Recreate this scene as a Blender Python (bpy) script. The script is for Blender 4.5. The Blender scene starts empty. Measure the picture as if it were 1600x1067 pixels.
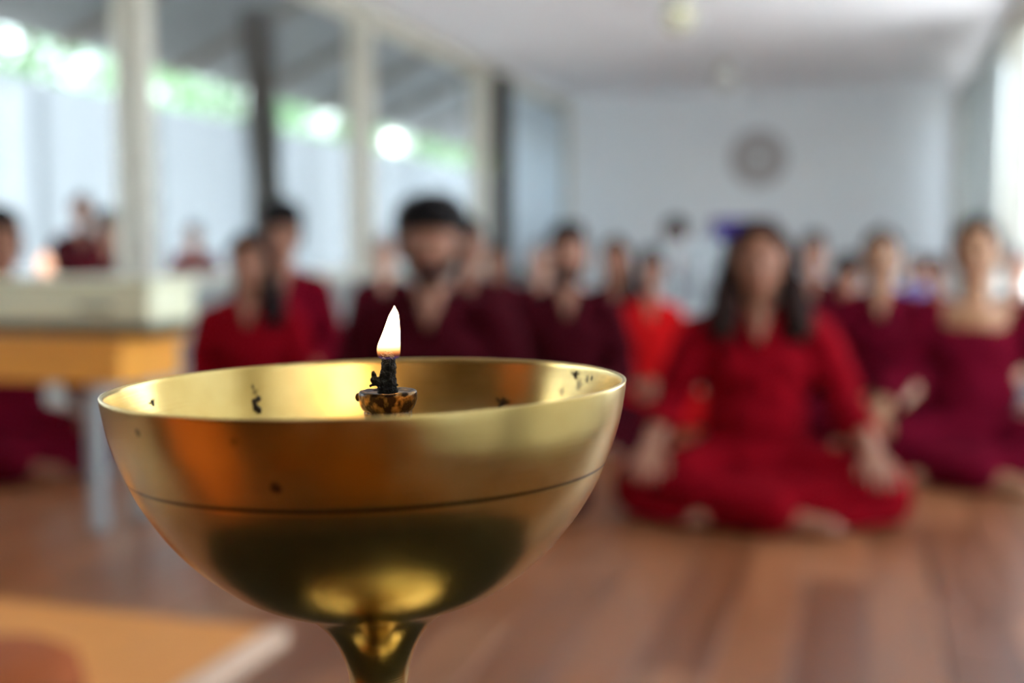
import bpy, bmesh, math, random
import numpy as np
from mathutils import Vector, Matrix, noise
from mathutils.bvhtree import BVHTree

S = bpy.context.scene
COL = S.collection
PI = math.pi

# ---------------------------------------------------------------- camera
HC = 0.77
FPX = 1800.0
YAW = math.radians(17.088); PITCH = math.radians(4.447)
cd = bpy.data.cameras.new('camera'); cam = bpy.data.objects.new('camera', cd); COL.objects.link(cam)
cd.sensor_width = 36.0; cd.sensor_fit = 'HORIZONTAL'; cd.lens = FPX*36.0/1600.0
cd.clip_start = 0.02; cd.clip_end = 300
cam.location = (0, 0, HC); cam.rotation_euler = (PI/2-PITCH, 0, YAW)
cd.dof.use_dof = True; cd.dof.focus_distance = 0.289; cd.dof.aperture_fstop = 5.7
S.camera = cam
Fv = Vector((-math.sin(YAW)*math.cos(PITCH), math.cos(YAW)*math.cos(PITCH), -math.sin(PITCH)))
Rv = Vector((math.cos(YAW), math.sin(YAW), 0)); Uv = Rv.cross(Fv)
CP = Vector((0, 0, HC))
# places read off the photograph: the point of a sight line at a given height, depth or side distance
def ray(x, y): return Fv + Rv*((x-800)/FPX) - Uv*((y-533.5)/FPX)
def at_z(x, y, z): d = ray(x, y); return CP + d*((z-HC)/d.z)
def at_x(x, y, X): d = ray(x, y); return CP + d*(X/d.x)
def at_y(x, y, Y): d = ray(x, y); return CP + d*(Y/d.y)

# ---------------------------------------------------------------- world, sun, daylight, exposure
W = bpy.data.worlds.new('World'); S.world = W; W.use_nodes = True
wn = W.node_tree.nodes; wl = W.node_tree.links
bg = wn['Background']
sky = wn.new('ShaderNodeTexSky'); sky.sky_type = 'NISHITA'; sky.sun_disc = False
sky.sun_elevation = math.radians(48); sky.sun_rotation = math.radians(250); sky.dust_density = 3.0; sky.air_density = 1.0
hs = wn.new('ShaderNodeHueSaturation'); hs.inputs['Saturation'].default_value = .5
wl.new(sky.outputs[0], hs.inputs['Color']); wl.new(hs.outputs[0], bg.inputs[0]); bg.inputs[1].default_value = 0.85
sd = bpy.data.lights.new('sun', 'SUN'); sd.energy = 2.4; sd.angle = math.radians(2.0); sd.color = (1, .95, .88)
so = bpy.data.objects.new('sun', sd); COL.objects.link(so)
so.rotation_euler = Vector((-0.30, 0.30, 0.90)).to_track_quat('Z', 'Y').to_euler()
def portal(loc, rot, sx, sy):
    l = bpy.data.lights.new('window_portal', 'AREA'); l.shape = 'RECTANGLE'; l.size = sx; l.size_y = sy
    l.cycles.is_portal = True
    o = bpy.data.objects.new('window_portal', l); COL.objects.link(o); o.location = loc; o.rotation_euler = rot
S.view_settings.view_transform = 'Standard'; S.view_settings.look = 'None'
S.view_settings.gamma = 1.0; S.view_settings.use_curve_mapping = False
S.view_settings.exposure = 1.42
S.cycles.use_denoising = True
S.cycles.max_bounces = 10; S.cycles.diffuse_bounces = 6; S.cycles.glossy_bounces = 5; S.cycles.transparent_max_bounces = 16
S.cycles.sample_clamp_indirect = 6.0
S.cycles.caustics_reflective = True; S.cycles.caustics_refractive = False

# ---------------------------------------------------------------- helpers
def srgb(r, g, b):
    f = lambda c: (c/255/12.92) if c/255 <= .04045 else ((c/255+.055)/1.055)**2.4
    return (f(r), f(g), f(b), 1)

def mat(name, col, rough=.6, metal=0, var=.12, scale=30, bump=.0, spec=.5, coat=0, sheen=0):
    m = bpy.data.materials.new(name); m.use_nodes = True
    n, l = m.node_tree.nodes, m.node_tree.links
    b = n['Principled BSDF']
    b.inputs['Roughness'].default_value = rough; b.inputs['Metallic'].default_value = metal
    b.inputs['Specular IOR Level'].default_value = spec; b.inputs['Coat Weight'].default_value = coat
    if sheen: b.inputs['Sheen Weight'].default_value = sheen
    tc = n.new('ShaderNodeTexCoord'); nz = n.new('ShaderNodeTexNoise'); nz.inputs['Scale'].default_value = scale
    nz.inputs['Detail'].default_value = 4
    l.new(tc.outputs['Object'], nz.inputs['Vector'])
    mx = n.new('ShaderNodeMix'); mx.data_type = 'RGBA'
    mx.inputs[6].default_value = [c*(1-var) for c in col[:3]]+[1]; mx.inputs[7].default_value = [min(1, c*(1+var)) for c in col[:3]]+[1]
    l.new(nz.outputs[0], mx.inputs[0]); l.new(mx.outputs[2], b.inputs['Base Color'])
    if bump:
        bp = n.new('ShaderNodeBump'); bp.inputs['Strength'].default_value = bump; bp.inputs['Distance'].default_value = .002
        l.new(nz.outputs[0], bp.inputs['Height']); l.new(bp.outputs[0], b.inputs['Normal'])
    return m

def emis(name, col, st):
    m = bpy.data.materials.new(name); m.use_nodes = True
    n, l = m.node_tree.nodes, m.node_tree.links
    n.remove(n['Principled BSDF']); e = n.new('ShaderNodeEmission')
    e.inputs[0].default_value = col; e.inputs[1].default_value = st
    l.new(e.outputs[0], n['Material Output'].inputs[0]); return m

class MB:
    """collects simple solids, then links them as ONE mesh object"""
    def __init__(s): s.v = []; s.f = []
    def add(s, v, f):
        o = len(s.v); s.v += [tuple(p) for p in v]; s.f += [tuple(i+o for i in q) for q in f]; return s
    def box(s, a, b):
        (x0, y0, z0), (x1, y1, z1) = a, b
        return s.add([(x0,y0,z0),(x1,y0,z0),(x1,y1,z0),(x0,y1,z0),(x0,y0,z1),(x1,y0,z1),(x1,y1,z1),(x0,y1,z1)],
              [(0,3,2,1),(4,5,6,7),(0,1,5,4),(1,2,6,5),(2,3,7,6),(3,0,4,7)])
    def bar(s, p, q, r0, r1=None, n=12, caps=True, dome=False):
        p, q = Vector(p), Vector(q); r1 = r0 if r1 is None else r1
        d = (q-p); L = d.length; d = d.normalized() if L > 1e-9 else Vector((0,0,1))
        a = d.orthogonal().normalized(); b = d.cross(a)
        rings = []
        if dome:
            for t in (-1, -.92, -.7, -.38): rings.append((p+d*r0*t, r0*math.sqrt(max(1e-4, 1-t*t))))
            rings += [(p, r0), (q, r1)]
            for t in (.38, .7, .92, 1): rings.append((q+d*r1*t, r1*math.sqrt(max(1e-4, 1-t*t))))
        else: rings = [(p, r0), (q, r1)]
        v = []; f = []
        for c, r in rings:
            for k in range(n): v.append(c+(a*math.cos(2*PI*k/n)+b*math.sin(2*PI*k/n))*r)
        for j in range(len(rings)-1):
            for k in range(n): f.append((j*n+k, j*n+(k+1)%n, (j+1)*n+(k+1)%n, (j+1)*n+k))
        f.append(tuple(range(n))[::-1]); f.append(tuple((len(rings)-1)*n+k for k in range(n)))
        return s.add(v, f)
    def cap(s, p, q, r0, r1=None, n=12): return s.bar(p, q, r0, r1, n, dome=True)
    def ell(s, c, r, n=18, m=12, rot=None):
        v = []; f = []
        c = Vector(c)
        for j in range(m+1):
            th = PI*j/m
            for k in range(n):
                ph = 2*PI*k/n
                p = Vector((r[0]*max(math.sin(th), .01)*math.cos(ph), r[1]*max(math.sin(th), .01)*math.sin(ph), r[2]*math.cos(th)))
                if rot: p = rot @ p
                v.append(c+p)
        for j in range(m):
            for k in range(n): f.append((j*n+k, (j+1)*n+k, (j+1)*n+(k+1)%n, j*n+(k+1)%n))
        f.append(tuple(range(n))); f.append(tuple(m*n+k for k in range(n))[::-1])
        return s.add(v, f)
    def lathe(s, prof, n=48, c=(0, 0, 0), closed=False):
        v = []; f = []; m = len(prof)
        for r, z in prof:
            for k in range(n): v.append((c[0]+max(r, 1e-5)*math.cos(2*PI*k/n), c[1]+max(r, 1e-5)*math.sin(2*PI*k/n), c[2]+z))
        for j in range(m if closed else m-1):
            j2 = (j+1) % m
            for k in range(n): f.append((j*n+k, j*n+(k+1)%n, j2*n+(k+1)%n, j2*n+k))
        return s.add(v, f)
    def mesh(s, name, smooth=False):
        me = bpy.data.meshes.new(name); me.from_pydata(s.v, [], s.f); me.update()
        bm = bmesh.new(); bm.from_mesh(me); bmesh.ops.recalc_face_normals(bm, faces=bm.faces); bm.to_mesh(me); bm.free()
        if smooth: me.polygons.foreach_set('use_smooth', [True]*len(me.polygons))
        return me
    def build(s, name, m, parent=None, smooth=False, kind=None):
        return link(name, s.mesh(name, smooth), m, parent, kind)

def link(name, me, m, parent=None, kind=None):
    o = bpy.data.objects.new(name, me); COL.objects.link(o)
    if m is not None:
        if len(me.materials) == 0: me.materials.append(m)
        elif me.materials[0] is not m: o.material_slots[0].link = 'OBJECT'; o.material_slots[0].material = m
    if parent: o.parent = parent
    if kind: o['kind'] = kind
    return o
def empty(name, loc=(0,0,0), rz=0, sc=1):
    o = bpy.data.objects.new(name, None); COL.objects.link(o); o.location = loc; o.rotation_euler = (0, 0, rz)
    o.scale = (sc, sc, sc); o.empty_display_size = .1; return o
def tag(o, label, cat, group=None, kind=None):
    o['label'] = label; o['category'] = cat
    if group: o['group'] = group
    if kind: o['kind'] = kind
    return o
def bevel(o, w, seg=2):
    b = o.modifiers.new('bevel', 'BEVEL'); b.width = w; b.segments = seg; b.limit_method = 'ANGLE'; return o

def remesh(mb, name, voxel, ratio=1.0, smooth=3, disp=0, dscale=.05, seed=0):
    """melts the collected solids into one continuous skin"""
    o = bpy.data.objects.new('tmp', mb.mesh(name)); COL.objects.link(o)
    r = o.modifiers.new('r', 'REMESH'); r.mode = 'VOXEL'; r.voxel_size = voxel; r.use_smooth_shade = True
    if smooth: sm = o.modifiers.new('s', 'SMOOTH'); sm.iterations = smooth; sm.factor = .5
    if ratio < 1: d = o.modifiers.new('d', 'DECIMATE'); d.ratio = ratio
    dg = bpy.context.evaluated_depsgraph_get(); dg.update()
    me = bpy.data.meshes.new_from_object(o.evaluated_get(dg)); me.name = name
    old = o.data; bpy.data.objects.remove(o); bpy.data.meshes.remove(old)
    if disp:
        me.update()
        for v in me.vertices:
            p = v.co/dscale+Vector((seed*7.1, seed*3.3, 0))
            v.co += v.normal*disp*(noise.noise(p)+.4*noise.noise(p*2.3))
    me.polygons.foreach_set('use_smooth', [True]*len(me.polygons)); me.materials.clear(); me.update()
    return me

# ---------------------------------------------------------------- materials
M = {}
M['ceiling'] = mat('ceiling_paint', (.90, .90, .92, 1), .9, var=.03, scale=2)
M['wall'] = mat('wall_paint', (.84, .88, .91, 1), .85, var=.03, scale=2)
M['cream'] = mat('cream_paint', (.52, .50, .43, 1), .6, var=.05, scale=6)
M['sill'] = mat('grey_plinth', (.25, .27, .26, 1), .7, var=.1, scale=6)
M['frontwood'] = mat('dark_wood_panelling', (.13, .055, .02, 1), .5, var=.3, scale=5)
M['roofgrey'] = mat('grey_roof_sheet', (.17, .18, .185, 1), .75, var=.15, scale=1.5)
M['rafter'] = mat('brown_rafter', (.13, .11, .09, 1), .8, var=.2, scale=8)
M['darkpost'] = mat('dark_timber', (.022, .016, .010, 1), .8, var=.4, scale=12, bump=.5)
M['concrete'] = mat('outside_paving', (.62, .61, .58, 1), .9, var=.15, scale=3)
M['bark'] = mat('bark', (.08, .055, .035, 1), .9, var=.4, scale=14, bump=.6)
M['skin'] = mat('skin', (.29, .115, .06, 1), .5, var=.1, scale=10)
M['skin_light'] = mat('light_skin', (.50, .26, .17, 1), .5, var=.1, scale=10)
M['skin_tan'] = mat('tan_skin', (.32, .15, .07, 1), .5, var=.1, scale=10)
M['hair'] = mat('black_hair', (.009, .007, .007, 1), .75, var=.4, scale=60, spec=.1)
M['hair_brown'] = mat('brown_hair', (.018, .007, .005, 1), .75, var=.8, scale=18, spec=.1)
M['hair_grey'] = mat('grey_hair', (.22, .20, .20, 1), .6, var=.3, scale=60)
M['eye'] = mat('dark_eye', (.012, .008, .006, 1), .2, var=.1)
M['lips'] = mat('lips', (.30, .07, .05, 1), .4, var=.1)
def cloth(name, r, g, b): return mat(name, srgb(r, g, b), .95, var=.18, scale=9, sheen=0, spec=.04)
M['c_red'] = cloth('crimson_cotton', 118, 5, 17)
M['c_maroon'] = cloth('maroon_cotton', 104, 8, 26)
M['c_wine'] = cloth('wine_cotton', 88, 7, 26)
M['c_dark'] = cloth('dark_maroon_cotton', 56, 8, 16)
M['c_deep'] = cloth('deep_maroon_cotton', 68, 8, 20)
M['c_bright'] = cloth('bright_red_cotton', 190, 20, 22)
M['c_ochre'] = cloth('ochre_cotton', 150, 84, 22)
M['c_blue'] = cloth('blue_cotton', 70, 100, 170)
M['c_grey'] = cloth('grey_cotton', 95, 100, 104)
M['c_slate'] = cloth('dark_grey_cotton', 60, 66, 62)
M['c_purple'] = cloth('purple_cloth', 62, 50, 110)
M['plastic'] = mat('grey_plastic', (.36, .39, .40, 1), .4, var=.05)
M['box_cream'] = mat('cream_lacquer', (.80, .79, .56, 1), .35, var=.05, scale=4)
M['box_dark'] = mat('black_lacquer', (.02, .022, .018, 1), .4, var=.2)
M['table_wood'] = mat('orange_wood', (.86, .37, .05, 1), .4, var=.15, scale=7)
M['mat_orange'] = mat('orange_board', (.68, .27, .06, 1), .55, var=.08, scale=5)
M['mat_edge'] = mat('pale_edge', (.72, .50, .36, 1), .6, var=.06, scale=5)
M['cushion'] = mat('burnt_orange_cloth', (.34, .07, .006, 1), .8, var=.1, scale=12)
M['ornament'] = mat('pinkish_grey_plaster', (.46, .43, .43, 1), .7, var=.08)
M['ornament_pale'] = mat('pale_plaster', (.85, .88, .88, 1), .6, var=.04)
M['globe'] = mat('yellowed_glass', (.62, .60, .42, 1), .25, var=.08)
M['globe_white'] = mat('opal_glass', (.62, .62, .58, 1), .25, var=.05)
M['wax'] = mat('white_wax', (.8, .72, .6, 1), .4, var=.05)

def glass_mat():
    m = bpy.data.materials.new('window_glass'); m.use_nodes = True
    n, l = m.node_tree.nodes, m.node_tree.links; n.remove(n['Principled BSDF'])
    tr = n.new('ShaderNodeBsdfTransparent'); tr.inputs[0].default_value = (.95, .98, .98, 1)
    gl = n.new('ShaderNodeBsdfGlossy'); gl.inputs['Roughness'].default_value = .02
    lw = n.new('ShaderNodeLayerWeight'); lw.inputs[0].default_value = .5
    pw = n.new('ShaderNodeMath'); pw.operation = 'POWER'; pw.inputs[1].default_value = 5; l.new(lw.outputs['Facing'], pw.inputs[0])
    fr = n.new('ShaderNodeMath'); fr.operation = 'MULTIPLY_ADD'; fr.inputs[1].default_value = .45; fr.inputs[2].default_value = .03; l.new(pw.outputs[0], fr.inputs[0])
    mx = n.new('ShaderNodeMixShader'); l.new(fr.outputs[0], mx.inputs[0]); l.new(tr.outputs[0], mx.inputs[1]); l.new(gl.outputs[0], mx.inputs[2])
    l.new(mx.outputs[0], n['Material Output'].inputs[0]); return m
M['glass'] = glass_mat()
def translucent(name, col, tcol, f, transp=0):
    m = bpy.data.materials.new(name); m.use_nodes = True
    n, l = m.node_tree.nodes, m.node_tree.links; n.remove(n['Principled BSDF'])
    d = n.new('ShaderNodeBsdfDiffuse'); d.inputs[0].default_value = col
    t = n.new('ShaderNodeBsdfTranslucent'); t.inputs[0].default_value = tcol
    mx = n.new('ShaderNodeMixShader'); mx.inputs[0].default_value = f
    l.new(d.outputs[0], mx.inputs[1]); l.new(t.outputs[0], mx.inputs[2])
    out = mx
    if transp:
        tp = n.new('ShaderNodeBsdfTransparent'); m2 = n.new('ShaderNodeMixShader'); m2.inputs[0].default_value = transp
        l.new(mx.outputs[0], m2.inputs[1]); l.new(tp.outputs[0], m2.inputs[2]); out = m2
    l.new(out.outputs[0], n['Material Output'].inputs[0]); return m
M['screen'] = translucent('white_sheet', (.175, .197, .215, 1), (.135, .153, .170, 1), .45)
M['curtain'] = translucent('sheer_curtain', (.80, .82, .81, 1), (.80, .82, .81, 1), .5, .10)
M['curtain_grey'] = translucent('grey_curtain', (.78, .84, .88, 1), (.70, .78, .84, 1), .5)
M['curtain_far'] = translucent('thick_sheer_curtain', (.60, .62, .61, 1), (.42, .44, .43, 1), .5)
M['added_curtain_thick'] = translucent('added_cotton_curtain', (.66, .66, .62, 1), (.48, .48, .44, 1), .5)
M['added_curtain_mid'] = translucent('added_light_curtain', (.80, .80, .77, 1), (.74, .74, .71, 1), .6, .06)
M['leaf'] = translucent('green_leaf', (.12, .19, .11, 1), (.16, .29, .15, 1), .5)

def plank_mat(name, island):
    m = bpy.data.materials.new(name); m.use_nodes = True
    n, l = m.node_tree.nodes, m.node_tree.links; b = n['Principled BSDF']
    if island: g = n.new('ShaderNodeNewGeometry'); rnd = g.outputs['Random Per Island']
    else: g = n.new('ShaderNodeObjectInfo'); rnd = g.outputs['Random']
    cr = n.new('ShaderNodeValToRGB'); e = cr.color_ramp.elements
    e[0].position = 0; e[0].color = (.20, .060, .018, 1); e[1].position = 1; e[1].color = (.30, .145, .075, 1)
    x = cr.color_ramp.elements.new(.4); x.color = (.27, .095, .035, 1)
    x = cr.color_ramp.elements.new(.75); x.color = (.36, .13, .05, 1)
    l.new(rnd, cr.inputs[0])
    tc = n.new('ShaderNodeNewGeometry'); mp = n.new('ShaderNodeMapping'); mp.inputs['Scale'].default_value = (26, 2.2, 1)
    nz = n.new('ShaderNodeTexNoise'); nz.inputs['Scale'].default_value = 1; nz.inputs['Detail'].default_value = 5
    l.new(tc.outputs['Position'], mp.inputs[0]); l.new(mp.outputs[0], nz.inputs['Vector'])
    mx = n.new('ShaderNodeMix'); mx.data_type = 'RGBA'; mx.blend_type = 'MULTIPLY'; mx.inputs[0].default_value = 1
    r2 = n.new('ShaderNodeMapRange'); r2.inputs[3].default_value = .40; r2.inputs[4].default_value = 1.22
    l.new(nz.outputs[0], r2.inputs[0]); l.new(cr.outputs[0], mx.inputs[6]); l.new(r2.outputs[0], mx.inputs[7])
    l.new(mx.outputs[2], b.inputs['Base Color'])
    r3 = n.new('ShaderNodeMapRange'); r3.inputs[3].default_value = .22; r3.inputs[4].default_value = .46
    l.new(nz.outputs[0], r3.inputs[0]); l.new(r3.outputs[0], b.inputs['Roughness'])
    b.inputs['Specular IOR Level'].default_value = .5
    return m
M['plank'] = plank_mat('laminate_plank', False); M['plank_far'] = plank_mat('laminate_plank_far', True)
M['subfloor'] = mat('dark_subfloor', (.05, .025, .012, 1), .7)

# ---------------------------------------------------------------- room shell
XL, XR, YB, YF, H = -3.9, 1.14, 14.70, -4.0, 2.75
floor = MB().box((XL-.1, YF-.1, -.12), (XR+.1, YB+.1, -.014)).build('floor', M['subfloor'], kind='structure')
# planks: 14 cm wide, 1.2 m long, staggered; each has its own bevelled edges and joint
def plank_geo(mb, x, y, w, l, dz=0):
    g, b, t = .0012, .002, 0.0+dz
    x0, x1, y0, y1 = x+g, x+w-g, y+g, y+l-g
    return mb.add([(x0,y0,-.014),(x1,y0,-.014),(x1,y1,-.014),(x0,y1,-.014),(x0,y0,t-b),(x1,y0,t-b),(x1,y1,t-b),(x0,y1,t-b),
                   (x0+b,y0+b,t),(x1-b,y0+b,t),(x1-b,y1-b,t),(x0+b,y1-b,t)],
                  [(0,1,5,4),(1,2,6,5),(2,3,7,6),(3,0,4,7),(4,5,9,8),(5,6,10,9),(6,7,11,10),(7,4,8,11),(8,9,10,11)])
PW, PLEN = .14, 1.2
pm = plank_geo(MB(), 0, 0, PW, PLEN).mesh('plank'); far = MB(); spots = []
for i in range(int((XR-XL)/PW)+1):
    x = XL+i*PW; w = min(PW, XR-x)
    if w < .02: continue
    y = YF-((i*5) % 7)*.171-.1
    while y < YB:
        y0, y1 = max(y, YF), min(y+PLEN, YB)
        if y1-y0 > .05:
            full = abs(y1-y0-PLEN) < 1e-6 and abs(w-PW) < 1e-6
            c = Vector((x+w/2, (y0+y1)/2, 0)); v = c-CP; dep = v.dot(Fv)
            px = 800+FPX*v.dot(Rv)/dep if dep > .3 else 1e9; py = 533.5-FPX*v.dot(Uv)/dep if dep > .3 else 1e9
            vis = full and -150 < px < 1750 and py < 1250
            spots.append((dep if vis else 1e9, x, y0, w, y1-y0))
        y += PLEN
spots.sort()
for k, (dep, x, y, w, l) in enumerate(spots):
    if dep < 1e8 and k < 290:
        o = link('plank', pm, M['plank'], floor); o.location = (x, y, 0)
    else: plank_geo(far, x, y, w, l)
far.build('plank', M['plank_far'], floor, kind='stuff')
for ch in floor.children:
    if ch.get('kind') == 'stuff': ch['label'] = 'remaining wooden floor planks away from the lamp'

MB().box((XL-.15, YF-.1, H), (XR+.15, YB+.1, H+.12)).build('ceiling', M['ceiling'], kind='structure')
MB().box((XL-.15, YB, 0), (XR+.15, YB+.15, H)).build('wall_back', M['wall'], kind='structure')
wf = MB().box((XL-.15, YF-.15, 0), (XR+.15, YF, H)).build('wall_front', M['frontwood'], kind='structure')
x = XL+.02
while x < XR-.3:
    bevel(MB().box((x, YF, .02), (x+.27, YF+.018, H-.02)).build('panel', M['frontwood'], wf), .004); x += .28
SILL = 0.56
MB().box((XL-.12, YF, 0), (XL, YB, SILL)).build('wall_left', M['sill'], kind='structure')
MB().box((XR, YF, 0), (XR+.12, YB, .06)).build('wall_right', M['cream'], kind='structure')
tn = [0]
def trim(mb, m):
    tn[0] += 1; return bevel(mb.build('trim_%d' % tn[0], m, kind='structure'), .006)
trim(MB().box((XL-.13, YF, H-.10), (XL+.02, YB, H-.001)), M['cream'])
trim(MB().box((XR-.03, YF, H-.16), (XR+.13, YB, H-.001)), M['cream'])
trim(MB().box((XL-.13, YF, SILL), (XL+.03, YB, SILL+.035)), M['cream'])
trim(MB().box((XR-.03, YF, .06), (XR+.13, YB, .09)), M['cream'])
P0, DP = 5.62, 3.03
ysL = [P0+DP*k for k in range(-3, 4)]
for y in ysL: trim(MB().box((XL-.13, y-.065, SILL+.036), (XL+.05, y+.065, H-.101)), M['cream'])
ysR = [-3.9+2.05*k for k in range(10)]
for y in ysR: trim(MB().box((XR-.05, y-.07, .091), (XR+.13, y+.07, H-.161)), M['cream'])
trim(MB().box((XR-.14, YB-.16, .091), (XR-.051, YB-.001, H-.161)), M['cream'])
trim(MB().box((XL+.051, YB-.12, 0), (XL+.16, YB-.001, H-.01)), M['cream'])
trim(MB().box((XL+.02, YF+.03, 0), (XL+.035, YB-.15, .09)), M['cream']) 
# windows: a frame and one pane between each pair of posts
wnum = [0]
def window(x, y0, y1, z0, z1):
    wnum[0] += 1; t = .045
    w = MB().box((x-.02, y0, z0), (x+.02, y0+t, z1)).box((x-.02, y1-t, z0), (x+.02, y1, z1)).box((x-.02, y0+t, z0), (x+.02, y1-t, z0+t)).box((x-.02, y0+t, z1-t), (x+.02, y1-t, z1))
    o = w.build('window_%d' % wnum[0], M['cream'], kind='structure')
    MB().box((x-.003, y0+t, z0+t), (x+.003, y1-t, z1-t)).build('pane', M['glass'], o)
    return o
ya = [YF]+ysL+[YB]
wlft = [o for o in COL.objects if o.name == 'wall_left'][0]
YP = ysL[1]-.066
sw = MB().box((XL-.12, YF, SILL+.036), (XL-.02, YP, H-.101)).build('wall_left', M['frontwood'], kind='structure')
y = YF+.02
while y < YP-.1:
    y2 = min(y+.27, YP-.01)
    bevel(MB().box((XL-.02, y, SILL+.04), (XL-.002, y2, H-.105)).build('panel', M['frontwood'], sw), .004); y += .28
for a, b in zip(ya[:-1], ya[1:]):
    if b-a > .5 and a > YP-.5: window(XL-.06, a+.066, b-.066, SILL+.036, H-.101)
for a, b in zip(ysR[:-1], ysR[1:]): window(XR+.06, a+.071, b-.071, .091, H-.161)
portal((XL-.2, (YP+YB)/2, 1.7), (0, -PI/2, 0), 2.3, YB-YP)
portal((XR+.2, (YF+YB)/2, 1.35), (0, PI/2, 0), 2.6, YB-YF)

# sheer curtains in the far right bays
def curtain(y0, y1, label, XR=XR, zb=.04, m='curtain', ph=0, grp='sheer curtains along the right wall'):
    n = 90; v = []; f = []
    for k in range(n+1):
        t = k/n; y = y0+(y1-y0)*t; x = XR-.10+.028*math.sin(t*(y1-y0)*34+ph)
        v += [(x, y, zb), (x+.004*math.sin(k), y, H-.2)]
    for k in range(n): f.append((2*k, 2*k+2, 2*k+3, 2*k+1))
    root = empty('sheer_curtain', (0, 0, 0)); tag(root, label, 'curtain', grp)
    o = MB().add(v, f).build('drape', M[m], root, smooth=True)
    sm = o.modifiers.new('s', 'SOLIDIFY'); sm.thickness = .002
    MB().cap((XR-.10, y0-.03, H-.185), (XR-.10, y1+.03, H-.185), .012).build('curtain_rod', M['cream'], root, smooth=True)
CN = ['at the front wall behind the viewer', 'beside the viewer', 'level with the lamp']
for k in range(0, 3):  # near curtains added out of view to even the window light the bowl mirrors
    curtain(ysR[k]+.06, ysR[k]+1.99, 'added white sheer curtain on the right wall, toning the window light in the bowl, %s' % CN[k], ph=k*1.3, m='added_curtain_thick' if k < 1 else 'added_curtain_mid')
curtain(ysL[5]+.62, YB-.16, 'pale grey curtain across the far left window bay', XR=XL+.21, zb=.56, m='curtain_grey', grp=None)
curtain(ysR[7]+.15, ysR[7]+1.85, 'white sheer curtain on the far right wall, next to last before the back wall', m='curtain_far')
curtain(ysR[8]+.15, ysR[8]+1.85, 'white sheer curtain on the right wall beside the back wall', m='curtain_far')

# ---------------------------------------------------------------- outside
trim_ground = MB().box((-40, -30, -.4), (40, 50, -.13)).build('ground', M['concrete'], kind='structure')
XS = -6.1
zs = at_x(0, 112, XS).z; zr = at_x(0, 42, XS+.15).z
# veranda roof: sloping sheet with rafters
vr = MB()
xa, za = XL-.16, H+.42; xb, zb = XS+.15, zr
vr.add([(xa,-6,za),(xb,-6,zb),(xb,24,zb),(xa,24,za),(xa,-6,za+.04),(xb,-6,zb+.04),(xb,24,zb+.04),(xa,24,za+.04)],
       [(0,1,2,3),(7,6,5,4),(0,4,5,1),(1,5,6,2),(2,6,7,3),(3,7,4,0)])
roof = vr.build('veranda_roof', M['roofgrey'])
tag(roof, 'grey sloping veranda roof outside the left windows', 'roof')
for k in range(20):
    y = -5.5+1.45*k
    MB().add([(xa,y,za-.09),(xb,y,zb-.07),(xb,y+.05,zb-.07),(xa,y+.05,za-.09),(xa,y,za-.002),(xb,y,zb-.002),(xb,y+.05,zb-.002),(xa,y+.05,za-.002)],
       [(0,1,2,3),(7,6,5,4),(0,4,5,1),(1,5,6,2),(2,6,7,3),(3,7,4,0)]).build('rafter', M['rafter'], roof)
# white screen fence beyond the veranda
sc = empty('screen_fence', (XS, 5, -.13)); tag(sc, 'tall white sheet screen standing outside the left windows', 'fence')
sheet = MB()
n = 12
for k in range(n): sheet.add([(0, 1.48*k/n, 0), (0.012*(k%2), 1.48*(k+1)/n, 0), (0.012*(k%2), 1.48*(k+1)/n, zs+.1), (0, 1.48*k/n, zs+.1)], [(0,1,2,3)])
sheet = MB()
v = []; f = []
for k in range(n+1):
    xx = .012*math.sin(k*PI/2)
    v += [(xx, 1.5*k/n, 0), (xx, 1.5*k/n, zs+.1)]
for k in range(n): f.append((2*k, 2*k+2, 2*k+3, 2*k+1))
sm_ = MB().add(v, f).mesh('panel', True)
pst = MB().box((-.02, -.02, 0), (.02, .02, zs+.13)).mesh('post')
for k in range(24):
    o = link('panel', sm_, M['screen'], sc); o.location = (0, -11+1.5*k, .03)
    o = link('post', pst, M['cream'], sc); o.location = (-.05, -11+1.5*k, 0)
# leaning dark timber carrying the roof
pa = at_x(400, 15, -4.7); pb = at_x(424, 420, -4.75); d = (pb-pa); pb2 = pa+d*((pa.z+.13)/(pa.z-pb.z))
MBp = MB(); NP = 14
for k in range(NP):
    a = pa.lerp(pb2, k/NP); b = pa.lerp(pb2, (k+1)/NP)
    MBp.bar(a, b, .135+.012*math.sin(k*1.7), .135+.012*math.sin((k+1)*1.7), 10)
po = MBp.build('timber_post', M['darkpost']); tag(po, 'dark leaning timber post under the veranda roof outside', 'post')
pp = at_x(785, 250, XL+.13)
po = bevel(MB().box((XL+.05, pp.y-.13, 0), (XL+.20, pp.y+.13, H-.11)).build('timber_post', M['darkpost']), .01)
tag(po, 'dark upright timber post against the far left windows', 'post')

# trees beyond the screen
random.seed(5)
def leaf_mesh(name, n, seed):
    rnd = random.Random(seed); v = []; f = []
    for i in range(n):
        a, b = rnd.uniform(0, 2*PI), math.acos(rnd.uniform(-1, 1)); r = rnd.uniform(.35, 1)**.5
        lump = 1+.22*math.sin(3*a+seed)*math.sin(2*b)
        c = Vector((math.cos(a)*math.sin(b)*1.15, math.sin(a)*math.sin(b)*1.3, math.cos(b)*.95))*r*lump
        u = Vector((rnd.gauss(0,1), rnd.gauss(0,1), rnd.gauss(0,1))).normalized(); w = u.orthogonal().normalized()
        w = Matrix.Rotation(rnd.uniform(0, 6), 3, u) @ w; L = rnd.uniform(.07, .13); B = L*.28; q = u.cross(w)*B*.3
        o = len(v); v += [c-w*L*.5, c+u*B+q, c+w*L*.5, c-u*B+q]; f += [(o, o+1, o+2), (o, o+2, o+3)]
    me = bpy.data.meshes.new(name); me.from_pydata([tuple(p) for p in v], [], f); me.update(); return me
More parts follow.
